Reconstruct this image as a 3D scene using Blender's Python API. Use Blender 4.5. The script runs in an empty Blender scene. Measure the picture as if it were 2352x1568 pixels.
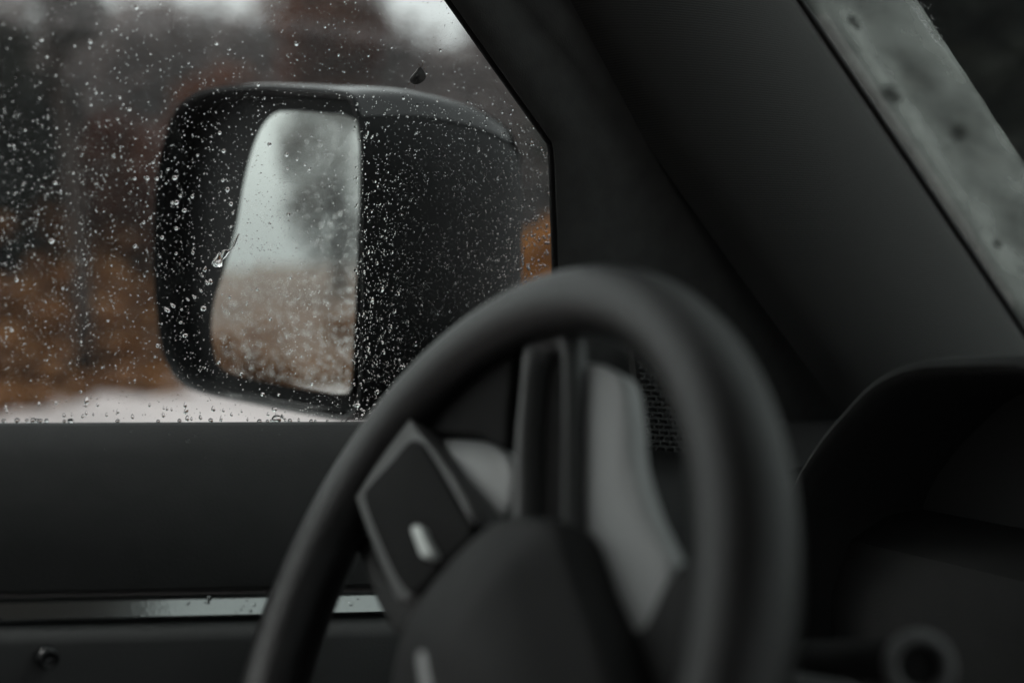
import bpy, bmesh, math, random
from mathutils import Vector, Matrix, noise
R = math.radians
rnd = random.Random(11)
sc = bpy.context.scene
HAZE = True

# ------------------------------------------------------------------ camera
CAM = Vector((0.0, 0.0, 1.22))
YAW, PITCH = R(30), R(-3.2)
FWD = Vector((-math.cos(YAW) * math.cos(PITCH), math.sin(YAW) * math.cos(PITCH), math.sin(PITCH)))
RT = FWD.cross(Vector((0, 0, 1))).normalized()
UP = RT.cross(FWD).normalized()
cam_d = bpy.data.cameras.new('camera')
cam = bpy.data.objects.new('camera', cam_d)
sc.collection.objects.link(cam)
cam.location = CAM
cam.rotation_euler = FWD.to_track_quat('-Z', 'Y').to_euler()
cam_d.lens, cam_d.sensor_width = 50, 36
cam_d.clip_start, cam_d.clip_end = 0.02, 1500
cam_d.dof.use_dof = True
cam_d.dof.focus_distance = 0.955
cam_d.dof.aperture_fstop = 3.2
sc.camera = cam
sc.cycles.use_denoising = True
sc.cycles.use_adaptive_sampling = False
sc.cycles.sample_clamp_indirect = 4.0
sc.cycles.sampling_pattern = 'BLUE_NOISE'

# ------------------------------------------------------------------ sky, sun, exposure
SUN_EL, SUN_AZ = R(48), R(215)
w = bpy.data.worlds.new('World'); sc.world = w; w.use_nodes = True
nt = w.node_tree; nt.nodes.clear()
sky = nt.nodes.new('ShaderNodeTexSky'); sky.sky_type = 'NISHITA'; sky.sun_disc = False
sky.sun_elevation = SUN_EL; sky.sun_rotation = SUN_AZ
sky.air_density = 1.0; sky.dust_density = 8.0; sky.ozone_density = 1.0
hs = nt.nodes.new('ShaderNodeHueSaturation'); hs.inputs['Saturation'].default_value = 0.12
tint = nt.nodes.new('ShaderNodeMixRGB'); tint.blend_type = 'MULTIPLY'; tint.inputs[0].default_value = 1
tint.inputs[2].default_value = (0.94, 1.0, 0.985, 1)
bgn = nt.nodes.new('ShaderNodeBackground'); bgn.inputs['Strength'].default_value = 0.15
outw = nt.nodes.new('ShaderNodeOutputWorld')
nt.links.new(sky.outputs[0], hs.inputs['Color']); nt.links.new(hs.outputs[0], tint.inputs[1])
cloud = nt.nodes.new('ShaderNodeMixRGB'); cloud.inputs[0].default_value = .6      # even overcast layer over the blue sky
cloud.inputs[2].default_value = (5.4, 5.75, 5.7, 1)
nt.links.new(tint.outputs[0], cloud.inputs[1]); nt.links.new(cloud.outputs[0], bgn.inputs[0]); nt.links.new(bgn.outputs[0], outw.inputs[0])
sun_d = bpy.data.lights.new('sun', 'SUN'); sun_d.energy = 0.8; sun_d.angle = R(20); sun_d.color = (1, .97, .93)
sun = bpy.data.objects.new('sun', sun_d); sc.collection.objects.link(sun)
sdir = Vector((math.sin(SUN_AZ) * math.cos(SUN_EL), math.cos(SUN_AZ) * math.cos(SUN_EL), math.sin(SUN_EL)))
sun.rotation_euler = (-sdir).to_track_quat('-Z', 'Y').to_euler()
vs = sc.view_settings
vs.view_transform = 'Standard'; vs.look = 'None'; vs.exposure = 0.42; vs.gamma = 1.0; vs.use_curve_mapping = False

# ------------------------------------------------------------------ layout helpers
F = 2352 * 50 / 36.0
def ray(u, v): return (FWD + RT * ((u - 1176) / F) - UP * ((v - 784) / F)).normalized()
def on_plane(u, v, p0, n):
    d = ray(u, v); return CAM + d * ((p0 - CAM).dot(n) / d.dot(n))
def at_x(u, v, x): return on_plane(u, v, Vector((x, 0, 0)), Vector((1, 0, 0)))
def at_y(u, v, y): return on_plane(u, v, Vector((0, y, 0)), Vector((0, 1, 0)))
def polar(yaw, dist, z): return Vector((-math.cos(R(yaw)) * dist, math.sin(R(yaw)) * dist, z))

col = sc.collection
def tag(o, label=None, cat=None, group=None, kind=None):
    if label: o['label'] = label
    if cat: o['category'] = cat
    if group: o['group'] = group
    if kind: o['kind'] = kind
    return o
def link(o, parent=None):
    col.objects.link(o)
    if parent:
        o.parent = parent
        o.matrix_parent_inverse = Matrix.Translation(-wloc(parent))
    return o
def wloc(o):
    return o.location.copy()
def mesh_data(name, vs_, fs, mat, smooth=True):
    m = bpy.data.meshes.new(name); m.from_pydata([tuple(v) for v in vs_], [], fs); m.update()
    if smooth: m.polygons.foreach_set('use_smooth', [True] * len(m.polygons))
    if mat: m.materials.append(mat)
    return m
def fix_normals(m):
    b = bmesh.new(); b.from_mesh(m); bmesh.ops.recalc_face_normals(b, faces=b.faces); b.to_mesh(m); b.free()
def obj(name, vs_, fs, mat, parent=None, smooth=True, label=None, fix=True, sharp=None):
    m = mesh_data(name, vs_, fs, mat, smooth)
    if fix: fix_normals(m)
    if smooth and sharp: m.set_sharp_from_angle(angle=R(sharp))
    o = bpy.data.objects.new(name, m); link(o, parent)
    if label: o['label'] = label
    return o
def empty(name, loc):
    o = bpy.data.objects.new(name, None); o.location = loc; link(o); return o
def merge(*parts):
    V, Fc = [], []
    for v, f in parts:
        k = len(V); V += list(v); Fc += [[i + k for i in q] for q in f]
    return V, Fc
def box(c, s, rot=None):
    x, y, z = s[0] / 2, s[1] / 2, s[2] / 2
    v = [Vector((a * x, b * y, d * z)) for d in (-1, 1) for a, b in ((-1, -1), (1, -1), (1, 1), (-1, 1))]
    if rot: v = [rot @ q for q in v]
    return [q + Vector(c) for q in v], [[3, 2, 1, 0], [4, 5, 6, 7], [0, 1, 5, 4], [1, 2, 6, 5], [2, 3, 7, 6], [3, 0, 4, 7]]
def loft(rings, closed=True, cap0=False, cap1=False):
    n = len(rings[0]); V = [p for r in rings for p in r]; Fc = []
    for i in range(len(rings) - 1):
        for j in range(n if closed else n - 1):
            k = (j + 1) % n
            Fc.append([i * n + j, i * n + k, (i + 1) * n + k, (i + 1) * n + j])
    if cap0: Fc.append(list(range(n))[::-1])
    if cap1: Fc.append([(len(rings) - 1) * n + j for j in range(n)])
    return V, Fc
def tube(path, rad, seg=8, caps=True):
    rings = []
    for i, p in enumerate(path):
        t = (path[min(i + 1, len(path) - 1)] - path[max(i - 1, 0)]).normalized()
        a = t.cross(Vector((0.31, 0.2, 0.93)))
        if a.length < 1e-4: a = t.cross(Vector((1, 0, 0)))
        a.normalize(); b = t.cross(a)
        r = rad[i] if isinstance(rad, (list, tuple)) else rad
        rings.append([p + (a * math.cos(2 * math.pi * k / seg) + b * math.sin(2 * math.pi * k / seg)) * r for k in range(seg)])
    return loft(rings, True, caps, caps)
def smooth_closed(pts, n):
    """Catmull-Rom through a closed outline, resampled to n points."""
    m = len(pts); out = []
    for k in range(n):
        t = k * m / n; i = int(t); f = t - i
        p0, p1, p2, p3 = pts[(i - 1) % m], pts[i % m], pts[(i + 1) % m], pts[(i + 2) % m]
        out.append(0.5 * ((2 * p1) + (p2 - p0) * f + (2 * p0 - 5 * p1 + 4 * p2 - p3) * f * f + (3 * p1 - p0 - 3 * p2 + p3) * f ** 3))
    return out
def smooth_open(pts, n):
    m = len(pts) - 1; out = []
    for k in range(n + 1):
        t = k * m / n; i = min(int(t), m - 1); f = t - i
        g = lambda j: pts[max(0, min(m, j))]
        p0, p1, p2, p3 = g(i - 1), g(i), g(i + 1), g(i + 2)
        out.append(0.5 * ((2 * p1) + (p2 - p0) * f + (2 * p0 - 5 * p1 + 4 * p2 - p3) * f * f + (3 * p1 - p0 - 3 * p2 + p3) * f ** 3))
    return out
def centroid(ps):
    c = Vector((0, 0, 0))
    for p in ps: c += p
    return c / len(ps)

# ------------------------------------------------------------------ materials
def mat(name):
    m = bpy.data.materials.new(name); m.use_nodes = True
    return m, m.node_tree, m.node_tree.nodes['Principled BSDF']
def plain(name, c, rough=.5, metal=0., spec=.5, nscale=None, namt=0., bump=0., bscale=400., sheen=0.):
    m, t, p = mat(name)
    p.inputs['Base Color'].default_value = (*c, 1); p.inputs['Roughness'].default_value = rough
    p.inputs['Metallic'].default_value = metal; p.inputs['Specular IOR Level'].default_value = spec
    if sheen: p.inputs['Sheen Weight'].default_value = sheen; p.inputs['Sheen Roughness'].default_value = .4
    tc = t.nodes.new('ShaderNodeTexCoord')
    if nscale:
        n = t.nodes.new('ShaderNodeTexNoise'); n.inputs['Scale'].default_value = nscale; n.inputs['Detail'].default_value = 5
        t.links.new(tc.outputs['Object'], n.inputs['Vector'])
        r = t.nodes.new('ShaderNodeValToRGB')
        r.color_ramp.elements[0].position = .3; r.color_ramp.elements[1].position = .7
        r.color_ramp.elements[0].color = (*[x * (1 - namt) for x in c], 1); r.color_ramp.elements[1].color = (*[x * (1 + namt) for x in c], 1)
        t.links.new(n.outputs['Fac'], r.inputs[0]); t.links.new(r.outputs[0], p.inputs['Base Color'])
    if bump:
        n = t.nodes.new('ShaderNodeTexNoise'); n.inputs['Scale'].default_value = bscale; n.inputs['Detail'].default_value = 3
        t.links.new(tc.outputs['Object'], n.inputs['Vector'])
        b = t.nodes.new('ShaderNodeBump'); b.inputs['Strength'].default_value = bump; b.inputs['Distance'].default_value = .001
        t.links.new(n.outputs['Fac'], b.inputs['Height']); t.links.new(b.outputs[0], p.inputs['Normal'])
    return m
def leafy(name, cols, scale, rough=.6):
    """Foliage: colour varies leaf by leaf (a per-leaf value stored on the mesh) and by clump."""
    m, t, p = mat(name)
    at = t.nodes.new('ShaderNodeAttribute'); at.attribute_name = 'leaf'
    r = t.nodes.new('ShaderNodeValToRGB')
    while len(r.color_ramp.elements) < len(cols): r.color_ramp.elements.new(.5)
    for i, c in enumerate(cols):
        r.color_ramp.elements[i].position = i / (len(cols) - 1); r.color_ramp.elements[i].color = (*c, 1)
    t.links.new(at.outputs['Fac'], r.inputs[0]); t.links.new(r.outputs[0], p.inputs['Base Color'])
    p.inputs['Roughness'].default_value = rough; p.inputs['Specular IOR Level'].default_value = .3
    tl_ = t.nodes.new('ShaderNodeBsdfTranslucent'); mx = t.nodes.new('ShaderNodeMixShader'); mx.inputs[0].default_value = .4
    out = next(n_ for n_ in t.nodes if n_.type == 'OUTPUT_MATERIAL')
    t.links.new(r.outputs[0], tl_.inputs[0]); t.links.new(p.outputs[0], mx.inputs[1]); t.links.new(tl_.outputs[0], mx.inputs[2]); t.links.new(mx.outputs[0], out.inputs[0])
    return m
M = {}
M['plastic'] = plain('dark_moulded_plastic', (.040, .041, .0405), .75, spec=.3, bump=.25, bscale=900, nscale=60, namt=.15)
M['door'] = plain('door_plastic', (.0105, .0107, .0107), .65, spec=.35, bump=.3, bscale=700, nscale=40, namt=.2)
M['lower'] = plain('lower_door_plastic', (.055, .056, .056), .8, spec=.3, bump=.3, bscale=700)
M['rubber'] = plain('seal_rubber', (.018, .018, .018), .6)
M['leather'] = plain('rim_leather', (.0055, .0055, .0057), .33, spec=.38, bump=.5, bscale=1100, nscale=120, namt=.15)
M['soft'] = plain('hub_soft_plastic', (.007, .0072, .0072), .65, spec=.25, bump=.3, bscale=1300)
M['satin'] = plain('satin_grey_trim', (.24, .247, .247), .5)
M['spoke'] = plain('spoke_satin', (.055, .057, .057), .5)
M['mark'] = plain('glint_pale_switch', (.62, .66, .64), .45)  # pale colour stands in for the bright reflection of a chrome toggle
M['pad'] = plain('button_rubber', (.008, .008, .008), .8, spec=.12)
M['bezel'] = plain('bezel_plastic', (.065, .067, .067), .55)
M['gauge'] = plain('gauge_face', (.02, .02, .02), .8)
M['dashp'] = plain('dash_plastic', (.010, .0103, .0103), .75, spec=.3, bump=.25, bscale=900, nscale=60, namt=.15)
M['chrome'] = plain('satin_chrome', (.62, .64, .64), .22, metal=1)
M['strip'] = plain('brushed_trim', (.33, .345, .34), .14, metal=1, bump=.06, bscale=300)
M['housing'] = plain('mirror_housing_plastic', (.010, .0105, .011), .5, spec=.22, bump=.12, bscale=600, nscale=30, namt=.2)
M['gloss'] = plain('mirror_cap_gloss', (.012, .0125, .013), .13, spec=.55, bump=.05, bscale=200)
M['bug'] = plain('beetle_shell', (.012, .009, .008), .35)
M['bugleg'] = plain('beetle_leg', (.10, .05, .03), .5)
# woven pillar cloth: fine rows
m, t, p = mat('woven_pillar_cloth')
tc = t.nodes.new('ShaderNodeTexCoord')
wv = t.nodes.new('ShaderNodeTexWave'); wv.bands_direction = 'Z'; wv.inputs['Scale'].default_value = 190; wv.inputs['Distortion'].default_value = 1.2
wv.inputs['Detail Scale'].default_value = 3
t.links.new(tc.outputs['Object'], wv.inputs['Vector'])
r = t.nodes.new('ShaderNodeValToRGB'); r.color_ramp.elements[0].color = (.017, .0175, .017, 1); r.color_ramp.elements[1].color = (.027, .0275, .0268, 1)
t.links.new(wv.outputs['Fac'], r.inputs[0]); t.links.new(r.outputs[0], p.inputs['Base Color'])
b = t.nodes.new('ShaderNodeBump'); b.inputs['Strength'].default_value = .4; b.inputs['Distance'].default_value = .0006
t.links.new(wv.outputs['Fac'], b.inputs['Height']); t.links.new(b.outputs[0], p.inputs['Normal'])
p.inputs['Roughness'].default_value = .9; p.inputs['Sheen Weight'].default_value = .25
M['cloth'] = m
M['lining'] = plain('roof_lining', (.22, .22, .21), .95)
# clear pane: transparent with a fresnel reflection
def pane_mat(name, tint_, ior=1.45):
    m = bpy.data.materials.new(name); m.use_nodes = True; t = m.node_tree; t.nodes.clear()
    o = t.nodes.new('ShaderNodeOutputMaterial'); mx = t.nodes.new('ShaderNodeMixShader')
    tr = t.nodes.new('ShaderNodeBsdfTransparent'); tr.inputs[0].default_value = (*tint_, 1)
    gl = t.nodes.new('ShaderNodeBsdfGlossy'); gl.inputs['Roughness'].default_value = .02
    fr = t.nodes.new('ShaderNodeFresnel'); fr.inputs[0].default_value = ior
    ge = t.nodes.new('ShaderNodeNewGeometry'); mi = t.nodes.new('ShaderNodeMapRange')   # same reflectance from either face of the pane
    mi.inputs[3].default_value = ior; mi.inputs[4].default_value = 1 / ior
    t.links.new(ge.outputs['Backfacing'], mi.inputs[0]); t.links.new(mi.outputs[0], fr.inputs[0])
    t.links.new(fr.outputs[0], mx.inputs[0]); t.links.new(tr.outputs[0], mx.inputs[1]); t.links.new(gl.outputs[0], mx.inputs[2])
    t.links.new(mx.outputs[0], o.inputs[0]); return m
M['pane'] = pane_mat('window_glass', (.965, .975, .97))
M['screen'] = pane_mat('windscreen_glass', (.90, .92, .91))
m, t, p = mat('water'); p.inputs['Base Color'].default_value = (1, 1, 1, 1); p.inputs['Roughness'].default_value = 0
p.inputs['IOR'].default_value = 1.333; p.inputs['Transmission Weight'].default_value = 1
M['water'] = m
# mirror silvering
M['mirror'] = plain('mirror_silvering', (.68, .71, .69), .015, metal=1)
# rain-blurred film on the windscreen: scatters daylight through it
m = bpy.data.materials.new('rain_film'); m.use_nodes = True; t = m.node_tree; t.nodes.clear()
o_ = t.nodes.new('ShaderNodeOutputMaterial'); a1 = t.nodes.new('ShaderNodeMixShader'); a2 = t.nodes.new('ShaderNodeMixShader')
tl = t.nodes.new('ShaderNodeBsdfTranslucent'); df = t.nodes.new('ShaderNodeBsdfDiffuse'); tr = t.nodes.new('ShaderNodeBsdfTransparent')
tl.inputs[0].default_value = (.80, .83, .79, 1); df.inputs[0].default_value = (.80, .83, .79, 1)
tc = t.nodes.new('ShaderNodeTexCoord'); n = t.nodes.new('ShaderNodeTexNoise'); n.inputs['Scale'].default_value = 30; n.inputs['Detail'].default_value = 5
mp = t.nodes.new('ShaderNodeMapping'); mp.inputs['Rotation'].default_value = (R(-42), 0, 0); mp.inputs['Scale'].default_value = (1, .35, 1)
t.links.new(tc.outputs['Object'], mp.inputs[0]); t.links.new(mp.outputs[0], n.inputs['Vector'])
at = t.nodes.new('ShaderNodeAttribute'); at.attribute_name = 'film'
mr = t.nodes.new('ShaderNodeMapRange'); mr.inputs[1].default_value = .3; mr.inputs[2].default_value = .7; mr.inputs[3].default_value = .40; mr.inputs[4].default_value = 1.0
t.links.new(n.outputs['Fac'], mr.inputs[0])
mu = t.nodes.new('ShaderNodeMath'); mu.operation = 'MULTIPLY'
t.links.new(mr.outputs[0], mu.inputs[0]); t.links.new(at.outputs['Fac'], mu.inputs[1])
a1.inputs[0].default_value = .3
t.links.new(tl.outputs[0], a1.inputs[1]); t.links.new(df.outputs[0], a1.inputs[2])
t.links.new(mu.outputs[0], a2.inputs[0]); t.links.new(tr.outputs[0], a2.inputs[1]); t.links.new(a1.outputs[0], a2.inputs[2])
t.links.new(a2.outputs[0], o_.inputs[0])
M['film'] = m
# outdoors
M['litter'] = plain('leaf_litter_ground', (.125, .065, .04), .9, nscale=.55, namt=.75, bump=.6, bscale=30)
M['lot'] = plain('wet_pale_gravel', (.54, .485, .485), .38, nscale=.4, namt=.3, bump=.5, bscale=60)
M['bark'] = plain('bark', (.040, .030, .026), .9, nscale=9, namt=.4, bump=.8, bscale=40)
M['bracken'] = leafy('bracken_fronds', [(.09, .036, .017), (.24, .10, .032), (.31, .145, .046), (.14, .064, .03)], 2)
M['shrub'] = leafy('orange_thorn_leaves', [(.26, .10, .02), (.55, .24, .045), (.62, .30, .06), (.36, .15, .03)], 2)
M['brown'] = leafy('brown_beech_leaves', [(.05, .017, .012), (.12, .038, .022), (.08, .03, .02), (.16, .06, .03)], 2)
M['dark'] = leafy('dark_needles', [(.006, .008, .006), (.015, .017, .012), (.011, .012, .009), (.02, .018, .013)], 2)
M['mist'] = leafy('haze_grey_twigs', [(.10, .078, .075), (.18, .145, .14), (.14, .115, .11), (.22, .18, .175)], 2)  # raised pale greys partly stand in for haze over the far row

# ================================================================== the setting outdoors
GZ = -0.28
def sheet(name, pts, z, m_, kind='structure', sub=1):
    o = obj(name, [Vector((p[0], p[1], z)) for p in pts], [list(range(len(pts)))], m_, None, False)
    return tag(o, kind=kind)
sheet('ground', [(-700, -700), (700, -700), (700, 700), (-700, 700)], GZ, M['litter'])
lot = [(7, -14), (-5, -14.4), (-8.5, -12), (-12.2, -6.5), (-15.2, 0), (-16.3, 2.9), (-18.5, 5.2), (-20.5, 9), (-22, 16), (-19, 26), (7, 30)]
sheet('gravel_lot', lot, GZ + .004, M['lot'])

def leaves_mesh(name, clumps, per, size, mat_, squash=1.0, spread=1.0, seed=0, parent=None, jitter=.35):
    """Many small leaf-shaped faces scattered through clump volumes; each leaf carries its own colour value."""
    g = random.Random(seed); V, Fc, A = [], [], []
    for c, rad in clumps:
        base = g.random()
        for _ in range(per):
            d = Vector((g.gauss(0, 1), g.gauss(0, 1), g.gauss(0, 1))).normalized() * rad * (g.random() ** .45) * spread
            d.z *= squash
            p = c + d; s = size * g.uniform(.6, 1.4)
            q = Matrix.Rotation(g.uniform(0, 6.28), 3, 'Z') @ Matrix.Rotation(g.uniform(-1.2, 1.2), 3, 'X')
            k = len(V)
            V += [p + q @ Vector(x) for x in ((-s, 0, 0), (0, -s * .42, 0), (s, 0, s * .15), (0, s * .42, 0))]
            Fc.append([k, k + 1, k + 2, k + 3])
            A.append(min(1, max(0, base + g.uniform(-jitter, jitter))))
    m = mesh_data(name, V, Fc, mat_, False)
    at = m.attributes.new('leaf', 'FLOAT', 'FACE'); at.data.foreach_set('value', A)
    o = bpy.data.objects.new(name, m); link(o, parent); return o

def tree(name, label, base, h, trunk_r, mat_, crown_lo, crown_r, nclump, per, leaf, lean=(0, 0), seed=0, group=None, cone=False, spread=1., limb=10):
    g = random.Random(seed)
    t_ = empty(name, base); tag(t_, label, 'tree', group)
    path = [base + Vector((lean[0] * k / 8 + g.gauss(0, .03) * h * .08 * (k > 0), lean[1] * k / 8 + g.gauss(0, .03) * h * .08 * (k > 0), h * k / 8)) for k in range(9)]
    parts = [tube(path, [trunk_r * (1 - .85 * k / 8) * (1.25 if k == 0 else 1) for k in range(9)], 8)]
    clumps = []
    for k in range(nclump):
        f = crown_lo + (1 - crown_lo) * (k + g.random()) / nclump
        i = min(7, int(f * 8)); c0 = path[i].lerp(path[i + 1], f * 8 - i)
        cr = crown_r * ((1.05 - f) / (1.05 - crown_lo) if cone else math.sin(math.pi * (.15 + .8 * (f - crown_lo) / (1 - crown_lo))))
        a = g.uniform(0, 6.28); d = cr * math.sqrt(g.random())
        c1 = c0 + Vector((math.cos(a) * d, math.sin(a) * d, g.uniform(-.1, .25) * cr))
        clumps.append((c1, crown_r * g.uniform(.28, .5)))
        if k % max(1, nclump // limb) == 0:
            parts.append(tube([c0 - Vector((0, 0, .15 * d)), c0.lerp(c1, .5) + Vector((0, 0, .06 * d)), c1], [trunk_r * .38 * (1 - .6 * f), trunk_r * .25 * (1 - .6 * f), trunk_r * .08], 5))
    v, f = merge(*parts)
    obj('trunk', v, f, M['bark'], t_, True)
    leaves_mesh('crown', clumps, per, leaf, mat_, seed=seed + 7, parent=t_, spread=spread)
    return t_
GP = lambda yaw, dist: polar(yaw, dist, GZ)
# slender leaning tree on the edge of the gravel
t_ = empty('slender_tree', GP(13.15, 18.2)); tag(t_, 'slender bare tree with a thin leaning trunk and one side branch', 'tree')
b0 = GP(13.15, 18.2)
P_ = lambda u, v: on_plane(u, v, b0, Vector((math.cos(R(13)), -math.sin(R(13)), 0)))
pa = [b0, P_(193, 700), P_(182, 520), P_(168, 400), P_(150, 280), P_(128, 160), P_(112, 60), P_(105, -60)]
v, f = merge(tube(pa, [.125, .11, .105, .1, .09, .085, .07, .05], 8),
             tube([P_(170, 420), P_(215, 400), P_(262, 372), P_(310, 362)], [.06, .05, .04, .02], 6),
             tube([P_(150, 280), P_(110, 200), P_(60, 150)], [.05, .04, .02], 6),
             tube([P_(130, 170), P_(170, 90), P_(190, 20)], [.05, .035, .015], 6))
obj('trunk', v, f, M['bark'], t_)
leaves_mesh('crown', [(P_(112, 60) + Vector((0, 0, .2)), .7), (P_(60, 140), .5), (P_(185, 30), .4), (P_(105, -60), .8)], 260, .07, M['dark'], seed=3, parent=t_)

tree('evergreen_tree', 'dark evergreen tree behind the slender leaning tree', GP(9.3, 24), 4.9, .2, M['dark'], .12, 1.5, 60, 430, .17, seed=21, cone=True)
tree('evergreen_tree', 'small dark evergreen between the leaning tree and the brown beech', GP(11.8, 26), 4.3, .18, M['dark'], .12, 1.3, 50, 430, .17, seed=22, cone=True)
tree('evergreen_tree', 'broad dark evergreen at the end of the orange bracken', GP(6.4, 25), 6.5, .22, M['dark'], .1, 1.9, 60, 430, .18, seed=23, cone=True)
tree('beech_tree', 'low reddish brown beech above the orange bracken beside the side mirror', GP(14.7, 25), 3.6, .14, M['brown'], .2, 1.35, 40, 240, .1, seed=24)
tree('beech_tree', 'reddish brown beech behind the dark beetle and mirror top', GP(22.3, 40), 11.5, .3, M['brown'], .18, 1.7, 60, 230, .2, seed=25, spread=1.15)
tree('beech_tree', 'wide brown beech behind the mirror housing', GP(18.5, 30), 4.6, .22, M['brown'], .15, 2.3, 50, 220, .15, seed=26)
MG = 'pale grey trees in the mist'
for i, (yw, ds, h, cr) in enumerate([(8.5, 62, 12, 4.5), (12.5, 58, 10.5, 4.2), (15.5, 55, 10.0, 3.8), (17.6, 64, 11.2, 4.2), (20.6, 60, 11.0, 3.6), (23.8, 58, 11.6, 3.8),
                                     (27.2, 62, 9.6, 3.8), (30.5, 56, 10.4, 4.2), (34, 60, 11, 4.5), (25.2, 78, 12.5, 4.0), (29, 80, 12.2, 4.5), (18.8, 82, 13.2, 4.5)]):
    tree('misty_tree', 'pale grey leafless looking tree in the far row behind the bracken', GP(yw, ds), h, .3, M['mist'], .1, cr, 46, 190, .3, seed=40 + i, group=MG, spread=1.2)
for i, (yw, ds, h, cr) in enumerate([(43, 17, 10, 3.0), (47.5, 16, 11, 3.2), (52, 17, 10.5, 3.2), (57, 19, 11, 3.4), (39, 24, 9, 2.8)]):
    tree('evergreen_tree', 'tall dark evergreen seen past the rain film on the windscreen', GP(yw, ds), h, .28, M['dark'], .04, cr, 80, 230, .2, seed=70 + i, group='dark evergreens ahead of the car', cone=False)
# trees behind the car, seen in the side mirror
for i, (yw, ds, h, cr, rr) in enumerate([(-66.5, 66, 13, 2.4, .3), (-72, 60, 13, 3, .3), (-50, 60, 10, 3, .3)]):
    tree('mirrored_tree', 'thin grey tree behind the car, reflected in the side mirror', GP(yw, ds), h, rr, M['mist'], .12, cr * 1.3, 40, 110, .25, seed=90 + i, group='trees behind the car')
# orange thorn bushes at the forward end of the bank
for i, (yw, ds, h) in enumerate([(29.2, 23, 1.7), (31.6, 22.5, 1.85), (34.2, 23, 1.8)]):
    tree('orange_shrub', 'rounded orange shrub seen between the mirror and the window frame', GP(yw, ds), h, 0.06, M['shrub'], .05, 1.0, 26, 190, .09, seed=120 + i, group='orange shrubs by the window frame')
# bracken bank
g = random.Random(5); cl = []
edge = [Vector((x, y, GZ)) for x, y in lot[1:10]]
for i in range(len(edge) - 1):
    a, b = edge[i], edge[i + 1]; nn = (b - a).cross(Vector((0, 0, -1))).normalized()
    if nn.x > 0: nn = -nn
    back = i < 2
    for _ in range(int((b - a).length * (4 if back else 20))):
        p_ = a.lerp(b, g.random()); d_ = g.random() ** 1.3 * 5
        hh = (.24 + (.10 if back else .66) * d_) * g.uniform(.5, 1.1)
        p_ = p_ + nn * (d_ + .2); p_.z = GZ + hh * .75
        cl.append((p_, g.uniform(.28, .5)))
for i in range(1, len(edge) - 1):                    # thinning leaf fall that strays onto the gravel
    a, b = edge[i], edge[i + 1]; nn = (b - a).cross(Vector((0, 0, -1))).normalized()
    if nn.x > 0: nn = -nn
    for _ in range(int((b - a).length * 6)):
        p_ = a.lerp(b, g.random()) - nn * (g.random() ** 1.8 * 1.6); p_.z = GZ + .03
        cl.append((p_, g.uniform(.15, .4)))
o = leaves_mesh('bracken', cl, 70, .11, M['bracken'], squash=.7, seed=8)
tag(o, 'orange brown bracken bank along the gravel edge', 'bracken', kind='stuff')

# damp autumn air
v, f = box((-10, 10, 24.0), (230, 230, 51)); 
m = bpy.data.materials.new('haze_air'); m.use_nodes = True; t = m.node_tree; t.nodes.clear()
o_ = t.nodes.new('ShaderNodeOutputMaterial'); pv = t.nodes.new('ShaderNodeVolumePrincipled')
pv.inputs['Color'].default_value = (.92, .94, .95, 1); pv.inputs['Density'].default_value = .0011; pv.inputs['Anisotropy'].default_value = .2
t.links.new(pv.outputs[0], o_.inputs['Volume'])
if HAZE: tag(obj('haze', v, f, m, None, False), 'thin grey mist in the air outside', 'haze', kind='stuff')

# ================================================================== the car
car = empty('car', Vector((-.16, 0, GZ)))
tag(car, 'dark car interior with steering wheel, rainy driver window and wing mirror', 'car')

# ---- side window: leans in a little towards the roof
LEAN = R(11)
GN = Vector((math.cos(LEAN), 0, -math.sin(LEAN)))
BELT = at_x(600, 968, -.905)
def gl(u, v, off=0.0): return on_plane(u, v, BELT + GN * off, GN)
GU = Vector((0, 1, 0)); GV = GN.cross(GU) * -1
if GV.z < 0: GV = -GV
win = [(-700, -360), (800, -360), (1050, 0), (1290, 320), (1300, 400), (1310, 640), (1320, 1010), (-700, 1010)]
o0 = [gl(u, v, 0) for u, v in win]; o1 = [gl(u, v, -.004) for u, v in win]
n = len(win)
pane = obj('side_window', o0 + o1, [list(range(n)), list(range(n, 2 * n))[::-1]] + [[i, (i + 1) % n, n + (i + 1) % n, n + i] for i in range(n)], M['pane'], car, False,
           label='rain speckled clear window pane of the driver door')

# ---- window frame along the front edge of the opening
A = [Vector((u, v, 0)) for u, v in [(795, -330), (915, -160), (1030, 0), (1150, 170), (1250, 310), (1262, 330), (1266, 360), (1268, 420), (1275, 640), (1284, 985)]]
B = [Vector((u, v, 0)) for u, v in [(1240, -360), (1360, -180), (1500, 0), (1680, 180), (1800, 330), (1860, 400), (1920, 470), (1980, 560), (2120, 760), (2250, 1080)]]
A, B = smooth_open(A, 36), smooth_open(B, 36)
prof = [(0, -.001), (.001, .003), (.012, .009), (.05, .0125), (.12, .014), (.2, .0135), (.26, .0115), (.31, .0095), (.36, .011), (.42, .014), (.7, .008), (1, .004)]
rings = [[gl(*(a.lerp(b, s).to_2d()), h) for s, h in prof] for a, b in zip(A, B)]
v, f = loft(rings, False)
frame = obj('window_frame', v, f, M['plastic'], car, True, label='dark moulded frame at the front edge of the side window', fix=False, sharp=50)
v, f = tube([gl(a.x + 3, a.y, .0045) for a in A], .0034, 8); obj('edge_seal', v, f, M['pad'], frame)  # dark tube added to cover the light line along the frame edge
# top rail of the door frame up to the roof
v, f = loft([[gl(u, -330, h) if k < 3 else gl(u, -460, h) for k, h in enumerate((-.006, .006, .014, .03))] for u in (-700, 0, 800, 1250)], False)
obj('window_rail', v, f, M['plastic'], car, True, fix=False)

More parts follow.
